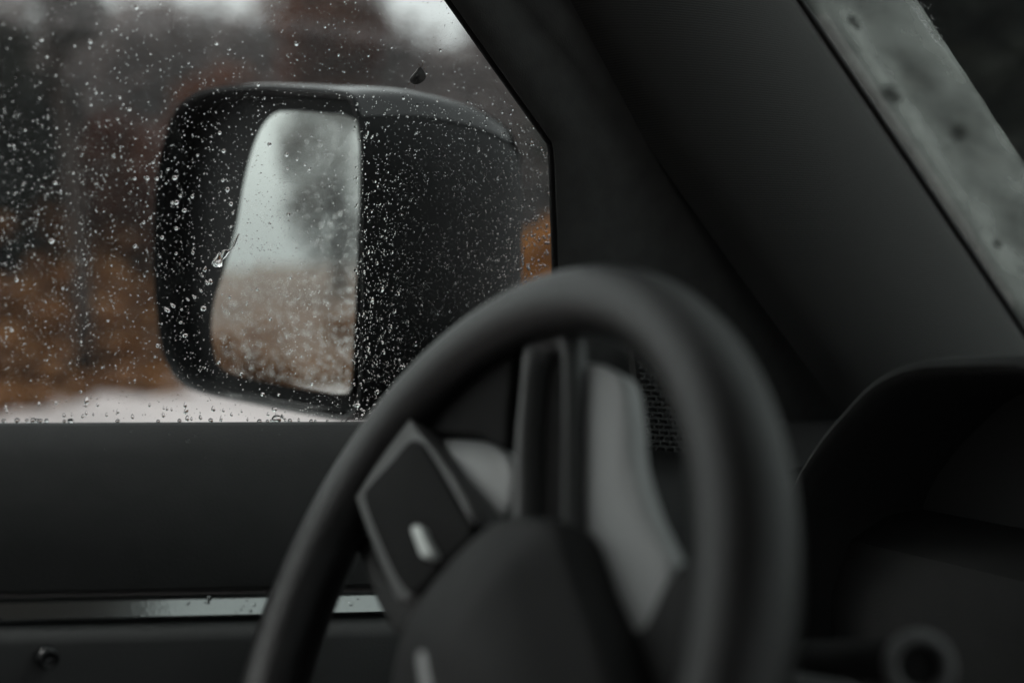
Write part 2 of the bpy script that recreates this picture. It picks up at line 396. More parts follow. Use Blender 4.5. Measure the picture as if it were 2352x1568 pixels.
# ---- driver door
su = lambda u: 1360 - .0165 * (u - 600); sl = lambda u: 1411 - .0215 * (u - 600)
us = [-700, -300, 0, 300, 600, 900, 1200, 1500, 1800, 2200]
def vt(u): return 968 + (u < 0) * 0
lines = [(-.93, lambda u: 1010), (-.93, lambda u: 972), (-.899, lambda u: 971 - .003 * u), (-.897, lambda u: 968.5 - .003 * (u - 600)), (-.892, lambda u: 969.5 - .003 * (u - 600)), (-.885, lambda u: 978),
         (-.862, lambda u: 1050), (-.840, lambda u: 1150), (-.822, lambda u: 1260), (-.817, lambda u: 1345 - .02 * (u - 600)), (-.8225, lambda u: su(u) + 2.5)]
v, f = loft([[at_x(u, fn(u), x) for x, fn in lines] for u in us], False)
door = obj('driver_door', v, f, M['door'], car, True, label='dark driver door panel below the window', fix=False, sharp=40)
# bright trim strip let into the panel, facing up and inwards
us2 = [-700, -200, 0, 200, 460, 700, 900, 1200, 1700]
STX0, STX1 = -.8215, -.812
lines2 = [(STX0, lambda u: su(u) + 2), (STX1, lambda u: sl(u) - 2), (-.812, lambda u: sl(u) + 3), (-.82, lambda u: sl(u) + 8)]
v, f = loft([[at_x(u, fn(u), x) for x, fn in lines2] for u in us2], False)
strip = obj('trim_strip', v, f, M['strip'], door, True, label='bright metal trim strip along the dark door panel', fix=False, sharp=30)
lines3 = [(-.822, lambda u: sl(u) + 6), (-.80, lambda u: sl(u) + 26), (-.795, lambda u: sl(u) + 34), (-.79, lambda u: sl(u) + 60), (-.79, lambda u: 1700), (-.80, lambda u: 2200), (-.81, lambda u: 2900)]
v, f = loft([[at_x(u, fn(u), x) for x, fn in lines3] for u in us2], False)
obj('lower_panel', v, f, M['lower'], door, True, fix=False, sharp=45)
# lock knob
c = at_x(107, 1508, -.786)
ring = [[c + Vector((dx, math.cos(a) * r_, math.sin(a) * r_)) for a in [k * math.pi / 8 for k in range(16)]] for dx, r_ in ((-.006, .0062), (.004, .0062), (.0062, .0052), (.0062, .0036), (.002, .003), (.002, .0004))]
v, f = loft(ring, True, False, True); obj('lock_knob', v, f, M['gloss'], door, True, label='small round recessed fastener on the lower door')

# ---- speaker grille beside the pillar foot
gx = at_x(1536, 920, -.845).x
def gp(u, v): return at_x(u, v, gx)
q = [(1462, 800), (1612, 812), (1622, 1042), (1486, 1036)]
fr_ = [gp(u, v) + Vector((-.004, 0, 0)) for u, v in q] + [gp(u, v) + Vector((-.012, 0, 0)) for u, v in q]
grille = obj('speaker_grille', fr_, [[0, 1, 2, 3], [7, 6, 5, 4], [0, 4, 5, 1], [1, 5, 6, 2], [2, 6, 7, 3], [3, 7, 4, 0]], M['rubber'], car, False, label='small brick patterned speaker grille seen through the steering wheel')
for rw in range(18):
    f0 = rw / 17
    pa_, pb_ = gp(1466 + 22 * f0, 806 + 12.8 * rw), gp(1610 + 10 * f0, 812 + 12.8 * rw)
    mid = (pa_ + pb_) / 2; L = (pb_ - pa_).length
    v, f = box((0, 0, 0), (.003, L, .0011)); ang = math.atan2(pb_.z - pa_.z, pb_.y - pa_.y)
    v = [Matrix.Rotation(ang, 3, 'X') @ x + mid for x in v]
    obj('grille_bar', v, f, M['plastic'], grille, False)
    for k in range(6):
        s = (k + (.5 if rw % 2 else 0) + .3) / 6.3
        pc = pa_.lerp(pb_, s)
        v, f = box(pc + Vector((0, 0, -.0018)), (.0028, .0014, .0026))
        obj('grille_rib', v, f, M['plastic'], grille, False)

# ---- roof pillar trim
Lp = smooth_open([Vector((u, v, 0)) for u, v in [(1040, -380), (1165, -180), (1285, 0), (1395, 170), (1500, 330), (1690, 600), (1860, 830), (2030, 1060)]], 30)
Rp = smooth_open([Vector((u, v, 0)) for u, v in [(1572, -380), (1708, -180), (1830, 0), (1945, 170), (2054, 330), (2237, 600), (2393, 830), (2550, 1060)]], 30)
PX0, PX1 = -.842, -.828
rings = []
for a, b in zip(Lp, Rp):
    row = []
    p0, p1 = at_x(a.x, a.y, PX0), at_x(b.x, b.y, PX1)
    for k in range(17):
        s = k / 16
        p = p0.lerp(p1, s)
        bulge = .034 * math.sin(math.pi * min(1, s ** .75)) ** .8 - .012 * (s == 0)
        row.append(p + Vector((1, -.25, 0)).normalized() * bulge)
    row.append(p1 + Vector((-.012, .004, 0)))
    rings.append(row)
v, f = loft(rings, False)
pillar = obj('roof_pillar', v, f, M['cloth'], car, True, label='woven cloth trim of the slanting windscreen pillar', fix=False, sharp=60)
v, f = merge(tube([at_x(b.x + 5, b.y, PX1) + Vector((.001, 0, 0)) for b in Rp], .0028, 6))
obj('edge_seal', v, f, M['rubber'], pillar)

# ---- windscreen: slopes back from the dash to the roof header, starts at the pillar
W0, W1 = at_x(1830, 0, PX1 - .012), at_x(2352, 770, PX1 - .012)
wd = (W0 - W1).normalized()                       # up the screen
WNrm = wd.cross(Vector((1, 0, 0))).normalized()
if WNrm.y > 0: WNrm = -WNrm
def ws(s, x, off=0): return Vector((0, W0.y, W0.z)) + Vector((0, wd.y, wd.z)) * s + Vector((x, 0, 0)) + WNrm * off
S0, S1 = -.62, .335
xs = [PX1 - .03, -.5, -.16, .2, .50]
wv_, wf = loft([[ws(S1, x, 0) for x in xs], [ws(S0, x, 0) for x in xs], [ws(S0, x, -.005) for x in xs], [ws(S1, x, -.005) for x in xs]], False)
obj('windscreen', wv_, wf, M['screen'], car, False, label='windscreen glass beyond the slanting pillar')
# rain film left beside the pillar, outside the swept area
def onw(u, v, off): return on_plane(u, v, ws(0, 0, off), WNrm)
V, Fc, AT = [], [], []
rows, cols_ = 200, 70
for i in range(rows + 1):
    vv = -420 + i * 1500 / rows
    for j in range(cols_ + 1):
        s = j / cols_
        uu = 1830 + (vv * .678) + 14 + s * (262 - vv * .02) 
        uu += (s > .9) * 3 * noise.noise(Vector((vv * .02, 3, 0)))
        clear = 1.0
        for su_, sv_, sr in ((1957, 47, 11), (1968, 60, 8), (2042, 213, 17), (2056, 224, 12), (2203, 305, 18), (1895, 115, 5), (2120, 470, 12), (2290, 560, 10)):
            dd = math.hypot(uu - su_, vv - sv_) / sr
            clear = min(clear, .2 + .8 * min(1, max(0, (dd - .4) / 1.2)))
        V.append(onw(uu, vv, -.0062)); AT.append(clear * min(1, max(0, (s - .0) / .26)) * (1 if s < .97 else .75) * (.43 + .14 * math.cos(s * 5)))
for i in range(rows):
    for j in range(cols_):
        k = i * (cols_ + 1) + j; Fc.append([k, k + 1, k + cols_ + 2, k + cols_ + 1])
m = mesh_data('water_film', V, Fc, M['film'])
at = m.attributes.new('film', 'FLOAT', 'POINT'); at.data.foreach_set('value', AT)
o = bpy.data.objects.new('water_film', m); link(o)
tag(o, 'pale grey film of rain water on the windscreen beside the pillar', 'water film', kind='stuff')

# ---- roof, passenger side and rear (behind the lens)
hdr = ws(S1, 0, 0)
RZ = hdr.z + .01
v, f = box((-.16, (hdr.y - 1.9) / 2 + .01, RZ + .02), (1.5, hdr.y + 1.9, .04)); obj('roof', v, f, M['lining'], car, False)
v, f = box((.60, -.2, .38), (.08, 2.9, 1.26)); obj('passenger_door', v, f, M['door'], car, False)
v, f = box((.60, -1.05, (1.01 + RZ) / 2), (.07, .9, RZ - 1.01)); obj('pillar_light_block', v, f, M['plastic'], car, False)  # unseen pillar, widened to limit light from the passenger side
v, f = box((-.16, -1.9, (RZ - .25) / 2), (1.5, .08, RZ + .27)); obj('rear_light_block', v, f, M['door'], car, False)  # unseen rear, closed right up to the roof to cut light from behind
v, f = box((-.16, -.2, -.06), (1.5, 3.6, .06)); obj('floor_pan', v, f, M['door'], car, False)

# ---- dashboard and instrument hood
DY = .62
prof = [(1.20, -.05), (1.10, .55), (.90, .62), (.70, .70), (.66, .86), (.655, 1.00), (.665, 1.035), (.69, 1.05), (.76, 1.058), (1.0, 1.05), (1.35, 1.02)]
v, f = loft([[Vector((x, y, z)) for y, z in prof] for x in (-.875, -.6, -.2, .2, .56)], False)
dash = obj('dashboard', v, f, M['dashp'], car, True, label='dark dashboard under the windscreen', fix=False, sharp=40)
hood_px = [(1760, 1900), (1775, 1500), (1795, 1250), (1832, 1110), (1893, 1008), (1950, 940), (2005, 882), (2060, 846), (2130, 824), (2230, 818), (2352, 815)]
left = [at_y(u, v, DY) for u, v in hood_px]
cxh = -.53
arch = left + [Vector((2 * cxh - p.x, p.y, p.z)) for p in reversed(left[:-1]) if 2 * cxh - p.x > left[-1].x + .005]
arch = smooth_open(arch, 48)
ca = Vector((cxh, DY, 1.0))
rings = []
for dy, sc_ in ((.17, .80), (.10, .93), (.03, .985), (.006, 1.0), (-.004, .995), (-.008, .97), (-.006, .945), (.01, .93), (.08, .90), (.10, .88)):
    rings.append([ca + (p - ca) * sc_ + Vector((0, dy, 0)) for p in arch])
v, f = loft(rings, False)
hood = obj('instrument_hood', v, f, M['dashp'], dash, True, label='arched dark hood over the instruments', fix=False, sharp=60)
bk = [ca + (p - ca) * .885 + Vector((0, .098, 0)) for p in arch]
obj('instrument_panel', bk, [list(range(len(bk)))], M['gauge'], dash, False)
sl_ = [ca + (p - ca) * .952 + Vector((0, .0, 0)) for p in arch[13:16]]
v, f = tube(sl_, .0014, 6); obj('lens_glint', v, f, M['chrome'], dash)  # added chrome sliver stands in for the glint off the gauge lens

# ---- wing mirror
AL = R(22)
MN = Vector((math.sin(AL), -math.cos(AL), .0)).normalized()
M0 = at_x(832, 560, -1.12)
def mf(u, v, dep=0): return on_plane(u, v, M0 - MN * dep, MN)
face_px = [(800, 208), (700, 197), (600, 192), (510, 195), (445, 210), (402, 248), (374, 320), (358, 420), (351, 540), (353, 660), (365, 780), (385, 846), (418, 889), (470, 911), (560, 930), (660, 950), (745, 966), (795, 972), (824, 955), (838, 900), (843, 700), (843, 450), (840, 320), (826, 245)]
fo = smooth_closed([mf(u, v) for u, v in face_px], 72)
fc = centroid(fo)
AX = Vector((-.10, .995, .0)).normalized()
DEP = .216
rings = []
rings.append([fc + (p - fc) * .945 - MN * .030 for p in fo])      # recess floor edge
rings.append([fc + (p - fc) * .952 - MN * .012 for p in fo])
rings.append([fc + (p - fc) * .960 + MN * .001 for p in fo])
rings.append([fc + (p - fc) * .974 + MN * .0025 for p in fo])
NQ = 18
def shell(q, grow=0.0):
    s = max(0.0, math.cos(q * math.pi / 2)) ** .33 * (.985 + .038 * math.sin(min(1, q / .22) * math.pi / 2))
    o_ = AX * DEP * math.sin(q * math.pi / 2)
    out = []
    for p in fo:
        d = p - fc
        out.append(fc + d * (s * (1 + grow)) + o_ + (AX * grow * .02))
    return out
for k in range(NQ): rings.append(shell(k / NQ))
rings.append(shell(.995))
v, f = loft(rings, True, True, True)
housing = obj('side_mirror', v, f, M['housing'], car, True, label='black wing mirror outside the rainy driver window', fix=True, sharp=60)
# smooth upper cap of the housing, a shade proud
idx = [i for i, p in enumerate(fo) if p.z > fc.z + .116]
order = sorted(range(72), key=lambda i: 0)
seq = [i % 72 for i in range(-40, 72) if True]
run = []
start = next(i for i in range(72) if i in idx and (i - 1) % 72 not in idx)
i = start
while i in idx: run.append(i); i = (i + 1) % 72
rc = []
for k in range(0, NQ):
    full = shell(k / NQ, .008 + .006 * min(1, k / 3))
    rc.append([full[j] for j in run])
v, f = loft(rc, False)
obj('mirror_cap', v, f, M['gloss'], housing, True, label='smooth glossy upper cap of the wing mirror', fix=False)
# mirror glass
gp_px = [(812, 268), (740, 257), (668, 253), (634, 258), (604, 290), (580, 348), (560, 430), (545, 520), (515, 625), (494, 690), (487, 750), (492, 800), (507, 845), (560, 868), (660, 888), (740, 902), (788, 907), (808, 893), (815, 800), (822, 640), (828, 480), (829, 360), (825, 300)]
go = smooth_closed([mf(u, v, .020) for u, v in gp_px], 72)
gc = centroid(go)
v, f = loft([[p - MN * .004 for p in go], [p for p in go], [gc + (p - gc) * .992 + MN * .0012 for p in go], [gc + (p - gc) * .5 + MN * .0014 for p in go]], True, True, True)
mglass = obj('mirror_glass', v, f, M['mirror'], housing, False, label='wet narrow mirror glass showing grey sky and brown ground')
# lower lip ledge and the foot that carries the mirror on the door
ft = [at_x(1020, 800, -1.25), at_x(1090, 860, -1.17), at_x(1160, 925, -1.06), at_x(1235, 965, -.965), at_x(1290, 1010, -.94)]
rings = []
for k, p in enumerate(smooth_open(ft, 12)):
    hh_, ww = .052 + .022 * k / 12, .03 + .006 * k / 12
    rings.append([p + Vector((math.cos(a) * .012, (abs(math.cos(a)) ** .6) * math.copysign(1, math.cos(a)) * ww, (abs(math.sin(a)) ** .6) * math.copysign(1, math.sin(a)) * hh_)) for a in [2 * math.pi * q / 24 + .01 for q in range(24)]])
v, f = loft(rings, True, True, True); obj('mirror_foot', v, f, M['housing'], housing)
led = [mf(u, v, .006) for u, v in [(560, 908), (640, 924), (720, 938), (790, 947)]]
v, f = tube(led, .0025, 6); obj('lip_bead', v, f, M['housing'], housing)

# ---- steering wheel
WC = Vector((-.5276, .2771, 1.0462)); TILT = R(25.1)
WN = Vector((0, -math.cos(TILT), math.sin(TILT)))
WA = WN.cross(Vector((0, 0, 1))).normalized(); WB = WA.cross(WN)
def wl(u, v, off=0): return on_plane(u, v, WC + WN * off, WN)
OUTER = .1884                                       # grip is fuller at the sides, slimmer over the top
def grip(a):
    d = lambda c, w: math.exp(-((math.degrees(a) - c) / w) ** 2)
    return .0184 - .0024 * d(62, 34) - .0016 * d(100, 28)
rings = []
for i in range(120):
    a = 2 * math.pi * i / 120; TR = grip(a); e = WA * math.cos(a) + WB * math.sin(a)
    ring = []
    for k in range(20):
        ph = 2 * math.pi * k / 20
        rr_ = TR * (1 + .05 * math.cos(2 * ph))
        ring.append(WC + e * (OUTER - TR) + (e * math.cos(ph) + WN * math.sin(ph)) * rr_)
    rings.append(ring)
rings.append(rings[0])
v, f = loft(rings)
wheel = obj('steering_wheel', v, f, M['leather'], car, True, label='out of focus black leather steering wheel with button pad')
def puff(name, px, off, thick, dome, mat_, label=None, n=40, inset=.10, parent=None):
    """A soft-edged slab on a plane parallel to the wheel: outline on the wheel plane, rounded rim, domed face."""
    o_ = smooth_closed([wl(u, v, off) for u, v in px], n); c_ = centroid(o_)
    rg = [[p - WN * thick for p in o_], [p - WN * thick * .25 for p in o_]]
    for k in range(1, 6):
        s = k / 5 * math.pi / 2
        rg.append([c_ + (p - c_) * (1 - inset * (1 - math.cos(s))) + WN * (thick * .25) * math.sin(s) - WN * 0 for p in o_])
    for s in (.7, .4, .1):
        rg.append([c_ + (p - c_) * (1 - inset) * s + WN * (thick * .25 + dome * (1 - s * s)) for p in o_])
    v, f = loft(rg, True, True, True)
    return obj(name, v, f, mat_, parent or wheel, True, label=label)
# hub with its two shoulders
puff('hub_shoulder', [(975, 1002), (1050, 1000), (1110, 1008), (1152, 1030), (1182, 1066), (1186, 1120), (1174, 1172), (1150, 1192), (1100, 1180), (1060, 1120), (1010, 1050)], -.014, .012, .006, M['satin'], inset=.14)
puff('hub_shoulder', [(1328, 845), (1425, 858), (1450, 960), (1458, 1060), (1492, 1175), (1532, 1260), (1548, 1320), (1505, 1440), (1445, 1490), (1402, 1390), (1370, 1290), (1325, 1170), (1318, 1000)], -.014, .008, .002, M['satin'], inset=.07)
puff('hub_cover', [(948, 1500), (990, 1400), (1090, 1275), (1185, 1200), (1255, 1192), (1325, 1215), (1370, 1330), (1425, 1470), (1470, 1620), (1480, 1800), (1400, 1980), (1200, 2050), (1020, 1960), (935, 1760), (930, 1600)], -.001, .05, .020, M['soft'], label='dark soft centre cover of the steering wheel', inset=.12)
# upright spoke: an inverted U with a slot
outer = [(1184, 1330), (1190, 1060), (1204, 900), (1212, 790), (1230, 735), (1275, 712), (1308, 738), (1324, 800), (1327, 940), (1325, 1100), (1324, 1330)]
inner = [(1222, 1330), (1222, 1060), (1230, 920), (1240, 840), (1252, 812), (1274, 803), (1290, 812), (1302, 850), (1305, 940), (1306, 1100), (1306, 1330)]
po = smooth_open([wl(u, v, -.006) for u, v in outer], 40); pi_ = smooth_open([wl(u, v, -.006) for u, v in inner], 40)
rows_ = []
for a, b in zip(po, pi_):
    rows_.append([a - WN * .006, a, a.lerp(b, .25) + WN * .004, a.lerp(b, .5) + WN * .0052, a.lerp(b, .75) + WN * .004, b, b - WN * .006])
v, f = loft(rows_, False); obj('spoke', v, f, M['spoke'], wheel, True, fix=False)
sb = [wl(u, v, -.0115) for u, v in outer]; sb2 = [p - WN * .004 for p in sb]; nb = len(sb)
obj('slot_shade', sb + sb2, [list(range(nb)), list(range(nb, 2 * nb))[::-1]] + [[k, (k + 1) % nb, nb + (k + 1) % nb, nb + k] for k in range(nb)], M['pad'], wheel, False)  # added dark plate stands in for the shade inside the slot
puff('rim_insert', [(1135, 728), (1060, 772), (1010, 812), (990, 870), (976, 950), (972, 990), (1050, 1000), (1120, 1006), (1166, 1034), (1172, 960), (1180, 870), (1184, 800), (1172, 742)], -.006, .010, .0, M['pad'], label='dark moulded insert inside the rim', inset=.08)
# side spoke: bezel, button pad, switch
puff('spoke_bezel', [(932, 938), (976, 990), (1036, 1066), (1082, 1138), (1110, 1210), (1080, 1270), (1000, 1352), (940, 1392), (912, 1350), (874, 1262), (843, 1180), (824, 1122), (830, 1080), (872, 1014)], .002, .020, 0, M['bezel'], inset=.04)
puff('button_pad', [(953, 1012), (905, 1062), (855, 1116), (843, 1146), (875, 1238), (925, 1342), (962, 1362), (1020, 1300), (1088, 1229), (1066, 1178), (990, 1049)], .0085, 0.008, .002, M['pad'], label='dark square button pad on the wheel spoke', inset=.05)
puff('switch', [(948, 1212), (966, 1208), (978, 1236), (993, 1268), (988, 1280), (972, 1278), (960, 1248)], .0145, .006, .0008, M['mark'], label='small bright toggle switch on the button pad', n=24, inset=.2)
puff('side_spoke', [(800, 1130), (835, 1130), (880, 1270), (925, 1370), (985, 1380), (950, 1480), (900, 1420), (850, 1290), (812, 1190)], -.018, .026, 0, M['soft'], inset=.2)
puff('lower_switch', [(966, 1500), (988, 1496), (998, 1530), (1008, 1590), (1004, 1640), (984, 1642), (974, 1570)], .027, .010, .001, M['satin'], label='pale lower switch on the hub edge', n=24, inset=.2)
puff('side_spoke', [(1440, 1490), (1505, 1440), (1560, 1330), (1610, 1300), (1680, 1500), (1640, 1600), (1540, 1640), (1460, 1600)], -.018, .026, 0, M['soft'], inset=.2)
# column shroud behind the hub
v, f = tube([WC - WN * .03, WC - WN * .12, WC - WN * .35], [.055, .06, .065], 20); obj('column_shroud', v, f, M['plastic'], car, True, label='dark steering column shroud')
# wiper stalk with a ringed end, pointing towards the passenger
se = CAM + ray(2112, 1528) * .57
s0 = Vector((WC.x + .03, se.y + .04, se.z - .03))
v, f = tube([s0, s0.lerp(se, .6), se], [.007, .0085, .011], 14); stalk = obj('wiper_stalk', v, f, M['pad'], car, True, label='out of focus dark wiper stalk with ringed end')
dv = (CAM - se).normalized(); ax_ = (dv + Vector((.3, 0, 0))).normalized()
a_ = ax_.cross(Vector((0, 0, 1))).normalized(); b_ = a_.cross(ax_)
rg = [[se + ax_ * d_ + (a_ * math.cos(k * math.pi / 10) + b_ * math.sin(k * math.pi / 10)) * r_ for k in range(20)] for d_, r_ in ((-.012, .0115), (.0, .0135), (.004, .0128), (.005, .011), (.004, .0085), (-.003, .0075), (-.004, .001))]
v, f = loft(rg, True, True, True); obj('stalk_ring', v, f, M['spoke'], stalk, True)

# ================================================================== rain on the glass
def drop_mesh(name, seg, rings_, tail=0., wob=0., seed=0, hgt=.6):
    """Unit plano-convex bead of water: flat side at z=0, +z away from the glass; tail stretches it along +y."""
    g = random.Random(seed); V, Fc = [], []
    ph = [g.uniform(0, 6.28) for _ in range(3)]
    def rad(a):
        r_ = 1 + wob * (math.sin(a * 2 + ph[0]) * .6 + math.sin(a * 3 + ph[1]) * .4)
        return r_
    th0 = 2 * math.atan(hgt)
    for i in range(rings_):
        th = th0 * (1 - i / rings_)
        rr_ = math.sin(th) / math.sin(th0); z = (math.cos(th) - math.cos(th0)) / math.sin(th0)
        for k in range(seg):
            a = 2 * math.pi * k / seg
            x, y = math.cos(a) * rr_ * rad(a), math.sin(a) * rr_ * rad(a)
            if y > 0: x *= (1 - .5 * min(1, tail) * (y ** 1.5)); y *= (1 + tail)
            V.append((x, y, z))
    V.append((0, .25 * tail, (1 - math.cos(th0)) / math.sin(th0))); top = len(V) - 1
    for i in range(rings_ - 1):
        for k in range(seg):
            Fc.append([i * seg + k, i * seg + (k + 1) % seg, (i + 1) * seg + (k + 1) % seg, (i + 1) * seg + k])
    for k in range(seg): Fc.append([(rings_ - 1) * seg + k, (rings_ - 1) * seg + (k + 1) % seg, top])
    b0_ = len(V)
    V += [V[k] for k in range(seg)]
    Fc.append(list(range(b0_ + seg - 1, b0_ - 1, -1)))
    m = mesh_data(name, V, Fc, M['water'], True)
    m.polygons[len(m.polygons) - 1].use_smooth = False
    return m
OUT = -GN                                           # outer side of the pane
BAS = Matrix((GU, GV, OUT)).transposed()
if BAS.determinant() < 0: BAS = Matrix((-GU, GV, OUT)).transposed()
GOFF = -.00425
PXM = .965 / F                                      # metres per picture step at the pane
round_ = [drop_mesh('raindrop', 10, 3, 0, .10, s) for s in range(6)]
flat_ = [drop_mesh('raindrop_low', 10, 3, 0, .10, 60 + s_, .38) for s_ in range(4)]
tears = [drop_mesh('raindrop_tear', 12, 3, .55 + .25 * s, .08, 30 + s) for s in range(4)]
def place(u, v, r_, me, rot=0., sx=1., name='raindrop', lab=None, grp=None, off=GOFF, basis=BAS):
    o = bpy.data.objects.new(name, me)
    p = gl(u, v, off)
    o.matrix_world = Matrix.Translation(p) @ (basis @ Matrix.Rotation(rot, 3, 'Z') @ Matrix.Diagonal((r_ * sx, r_, r_ * .95))).to_4x4()
    col.objects.link(o)
    tag(o, lab, 'raindrop', grp); return o
G1 = 'raindrops on the driver window'
LB = 'clear raindrop clinging to the driver window glass'
def zone(u, v):
    if inside(gp_px, u, v): return 'over the silvery mirror glass'
    if 350 < u < 480 and 300 < v < 880: return 'over the black outer edge of the mirror'
    if 828 < u < 1205 and v > 330: return 'over the black flank of the mirror housing'
    if v > 870: return 'over the pale gravel'
    if u < 350 and v > 570: return 'over the orange bracken'
    if u < 350: return 'over the dark trees'
    if v < 200: return 'over the grey trees above the mirror'
    if u > 1200: return 'between the mirror and the window frame'
    return 'over the mirror rim'
def inside(px, u, v):
    c = False; j = len(px) - 1
    for i in range(len(px)):
        if (px[i][1] > v) != (px[j][1] > v) and u < (px[j][0] - px[i][0]) * (v - px[i][1]) / (px[j][1] - px[i][1]) + px[i][0]: c = not c
        j = i
    return c
n_drop = 0
# drops that stand out, by where they sit on the pane (position, radius in the same steps, tail)
big = [(498, 603, 12, 1), (95, 92, 4, 0), (118, 553, 6.5, 0), (310, 565, 5, 0), (467, 708, 8, 0), (405, 465, 6, 0), (423, 483, 5.5, 0), (414, 449, 4, 0), (360, 410, 5, 0), (401, 408, 6, 0), (338, 409, 5, 0), (309, 410, 4.5, 0), (522, 435, 6, 0), (530, 468, 5.5, 0),
       (658, 355, 6, 0), (682, 366, 4.5, 0), (619, 332, 6, 0), (700, 378, 4, 0), (839, 313, 5, 0), (497, 100, 4.5, 0), (297, 251, 4.5, 0), (275, 224, 3.5, 0), (777, 127, 3.5, 0), (846, 128, 3.2, 0), (198, 922, 7, .6), (427, 945, 7, .6), (430, 962, 6, .4), (490, 940, 6, .8),
       (395, 465, 4, 0), (443, 580, 4, 0), (425, 770, 6, 0), (415, 740, 4, 0), (372, 545, 5, 0), (345, 500, 4, 0), (470, 620, 5, .4), (483, 648, 6, .3), (635, 963, 14, 0), (630, 940, 7, 0), (603, 905, 6, 0), (640, 906, 4.5, 0), (920, 845, 7, 0), (905, 715, 6, 0), (999, 770, 7, 0),
       (852, 690, 8, 0), (875, 665, 8, 0), (912, 675, 7, 0), (895, 750, 6, 0), (935, 740, 5.5, 0), (960, 700, 6, 0), (978, 650, 6.5, 0), (1010, 720, 7, 0), (1035, 715, 5.5, 0), (820, 930, 8, 0), (866, 900, 6, 0), (1075, 700, 6, 0), (1030, 610, 5, 0), (1050, 650, 6, 0), (990, 620, 5.5, 0),
       (865, 605, 5, 0), (900, 580, 4.5, 0), (835, 625, 5, 0), (950, 560, 4.5, 0), (1080, 590, 4.5, 0), (1045, 620, 5, 0), (955, 790, 6.5, 0), (972, 830, 5, 0), (880, 810, 5.5, 0), (845, 800, 5, 0), (915, 780, 5, 0), (1060, 760, 5, 0), (1130, 660, 5, 0), (1145, 600, 4.5, 0)]
for u, v_, r_, tl_ in big:
    me = rnd.choice(tears if tl_ else (flat_ if u > 828 else round_)); r_ *= 1 if u > 828 else .88
    place(u, v_, r_ * PXM, me, rnd.uniform(-.3, .3), rnd.uniform(.85, 1.1), lab='large clear raindrop on the window ' + zone(u, v_), grp='large window drops ' + zone(u, v_)); n_drop += 1
# short dark runs near the belt
for k in range(34):
    u = rnd.uniform(5, 700); v_ = rnd.uniform(925, 966) if u < 330 else rnd.uniform(930 + max(0, u - 420) * .11, 966)
    place(u, v_, rnd.uniform(2.6, 4.6) * PXM, rnd.choice(tears), rnd.uniform(-.25, .15), rnd.uniform(.7, 1), lab='short stretched raindrop just above the lower edge of the window', grp='stretched drops by the window edge'); n_drop += 1
# beads resting on the belt seal line
for k in range(26):
    place(rnd.uniform(0, 800), 967 + rnd.uniform(-2, 1), rnd.uniform(3, 6.5) * PXM, rnd.choice(round_), lab='raindrop resting on the lower seal of the driver window', grp='drops on the window seal'); n_drop += 1
def density(u, v):
    """How thickly the drops lie: dense low down and behind the mirror, thin towards the top."""
    d = .35 + .65 * min(1, max(0, (v - 80) / 420))
    d *= .9 + .3 * noise.noise(Vector((u * .006, v * .006, 2.2)))
    if 800 < u and v > 350: d *= 1.25
    if v > 880 and u < 700: d *= .45
    if u < 200 and v < 250: d *= .6
    return d
taken = [(a, b, c) for a, b, c, _ in big]
def free(u, v, r_):
    for a, b, c in taken:
        if (a - u) ** 2 + (b - v) ** 2 < (c + r_ + 1) ** 2: return False
    return True
def in_win(u, v):
    if v > 964 or u < -60 or v < -40: return False
    if u > 1262 + (v - 330) * .04: return False
    if v < 330 and u > 1030 + v * .70: return False
    return True
while n_drop < 296:
    u, v_ = rnd.uniform(-10, 1265), rnd.uniform(-5, 960)
    if u > 1100 and v_ > 700 - (u - 1100) * .5: continue
    if not in_win(u, v_) or rnd.random() > density(u, v_): continue
    r_ = (2.3 if u < 828 else 2.7) + rnd.random() ** 3 * 2.4
    if not free(u, v_, r_): continue
    taken.append((u, v_, r_))
    place(u, v_, r_ * PXM, rnd.choice(flat_ if u > 828 else round_), rnd.uniform(0, 6.28), rnd.uniform(.8, 1.1), lab='small clear raindrop on the window ' + zone(u, v_), grp='small window drops ' + zone(u, v_)); n_drop += 1
# the run of water that slid down the pane
run_px = [(549, 537), (543, 550), (536, 566), (530, 574), (519, 577), (513, 588), (508, 597), (500, 606), (492, 609)]
run_w = [1.5, 3.4, 3.2, 2.0, 8.0, 6.5, 3.2, 10.5, 5.0]
rows_ = []
for (u, v_), w_ in zip([tuple(p) for p in smooth_open([Vector((a, b)) for a, b in run_px], 40)], [p.x for p in smooth_open([Vector((x, 0)) for x in run_w], 40)]):
    c = gl(u, v_, GOFF); row = []
    w_ = max(.8, w_)
    for k in range(9):
        a = math.pi * k / 8
        row.append(c + (GU * .8 + GV * .55).normalized().cross(OUT).normalized() * 0 + (GU * .86 - GV * -.5).normalized() * math.cos(a) * w_ * PXM * 0 + (GU * .85 + GV * -.52) * math.cos(a) * w_ * PXM + OUT * math.sin(a) * w_ * PXM * .7)
    rows_.append(row)
v, f = loft(rows_, True, True, True)
o = obj('water_run', v, f, M['water'], None, True, sharp=60); tag(o, 'slanting run of water down the window in front of the mirror glass', 'water run')
for u, v_, r_, rt in [(476, 650, 5, -.5), (462, 668, 4, -.7), (447, 682, 4.5, -.8), (432, 688, 4, -.8), (398, 702, 5.5, -.8), (385, 712, 6.5, -.8)]:
    place(u, v_, r_ * PXM, tears[1], rt, .7, lab='stretched drop in the trail below the slanting water run', grp='drops trailing the water run')
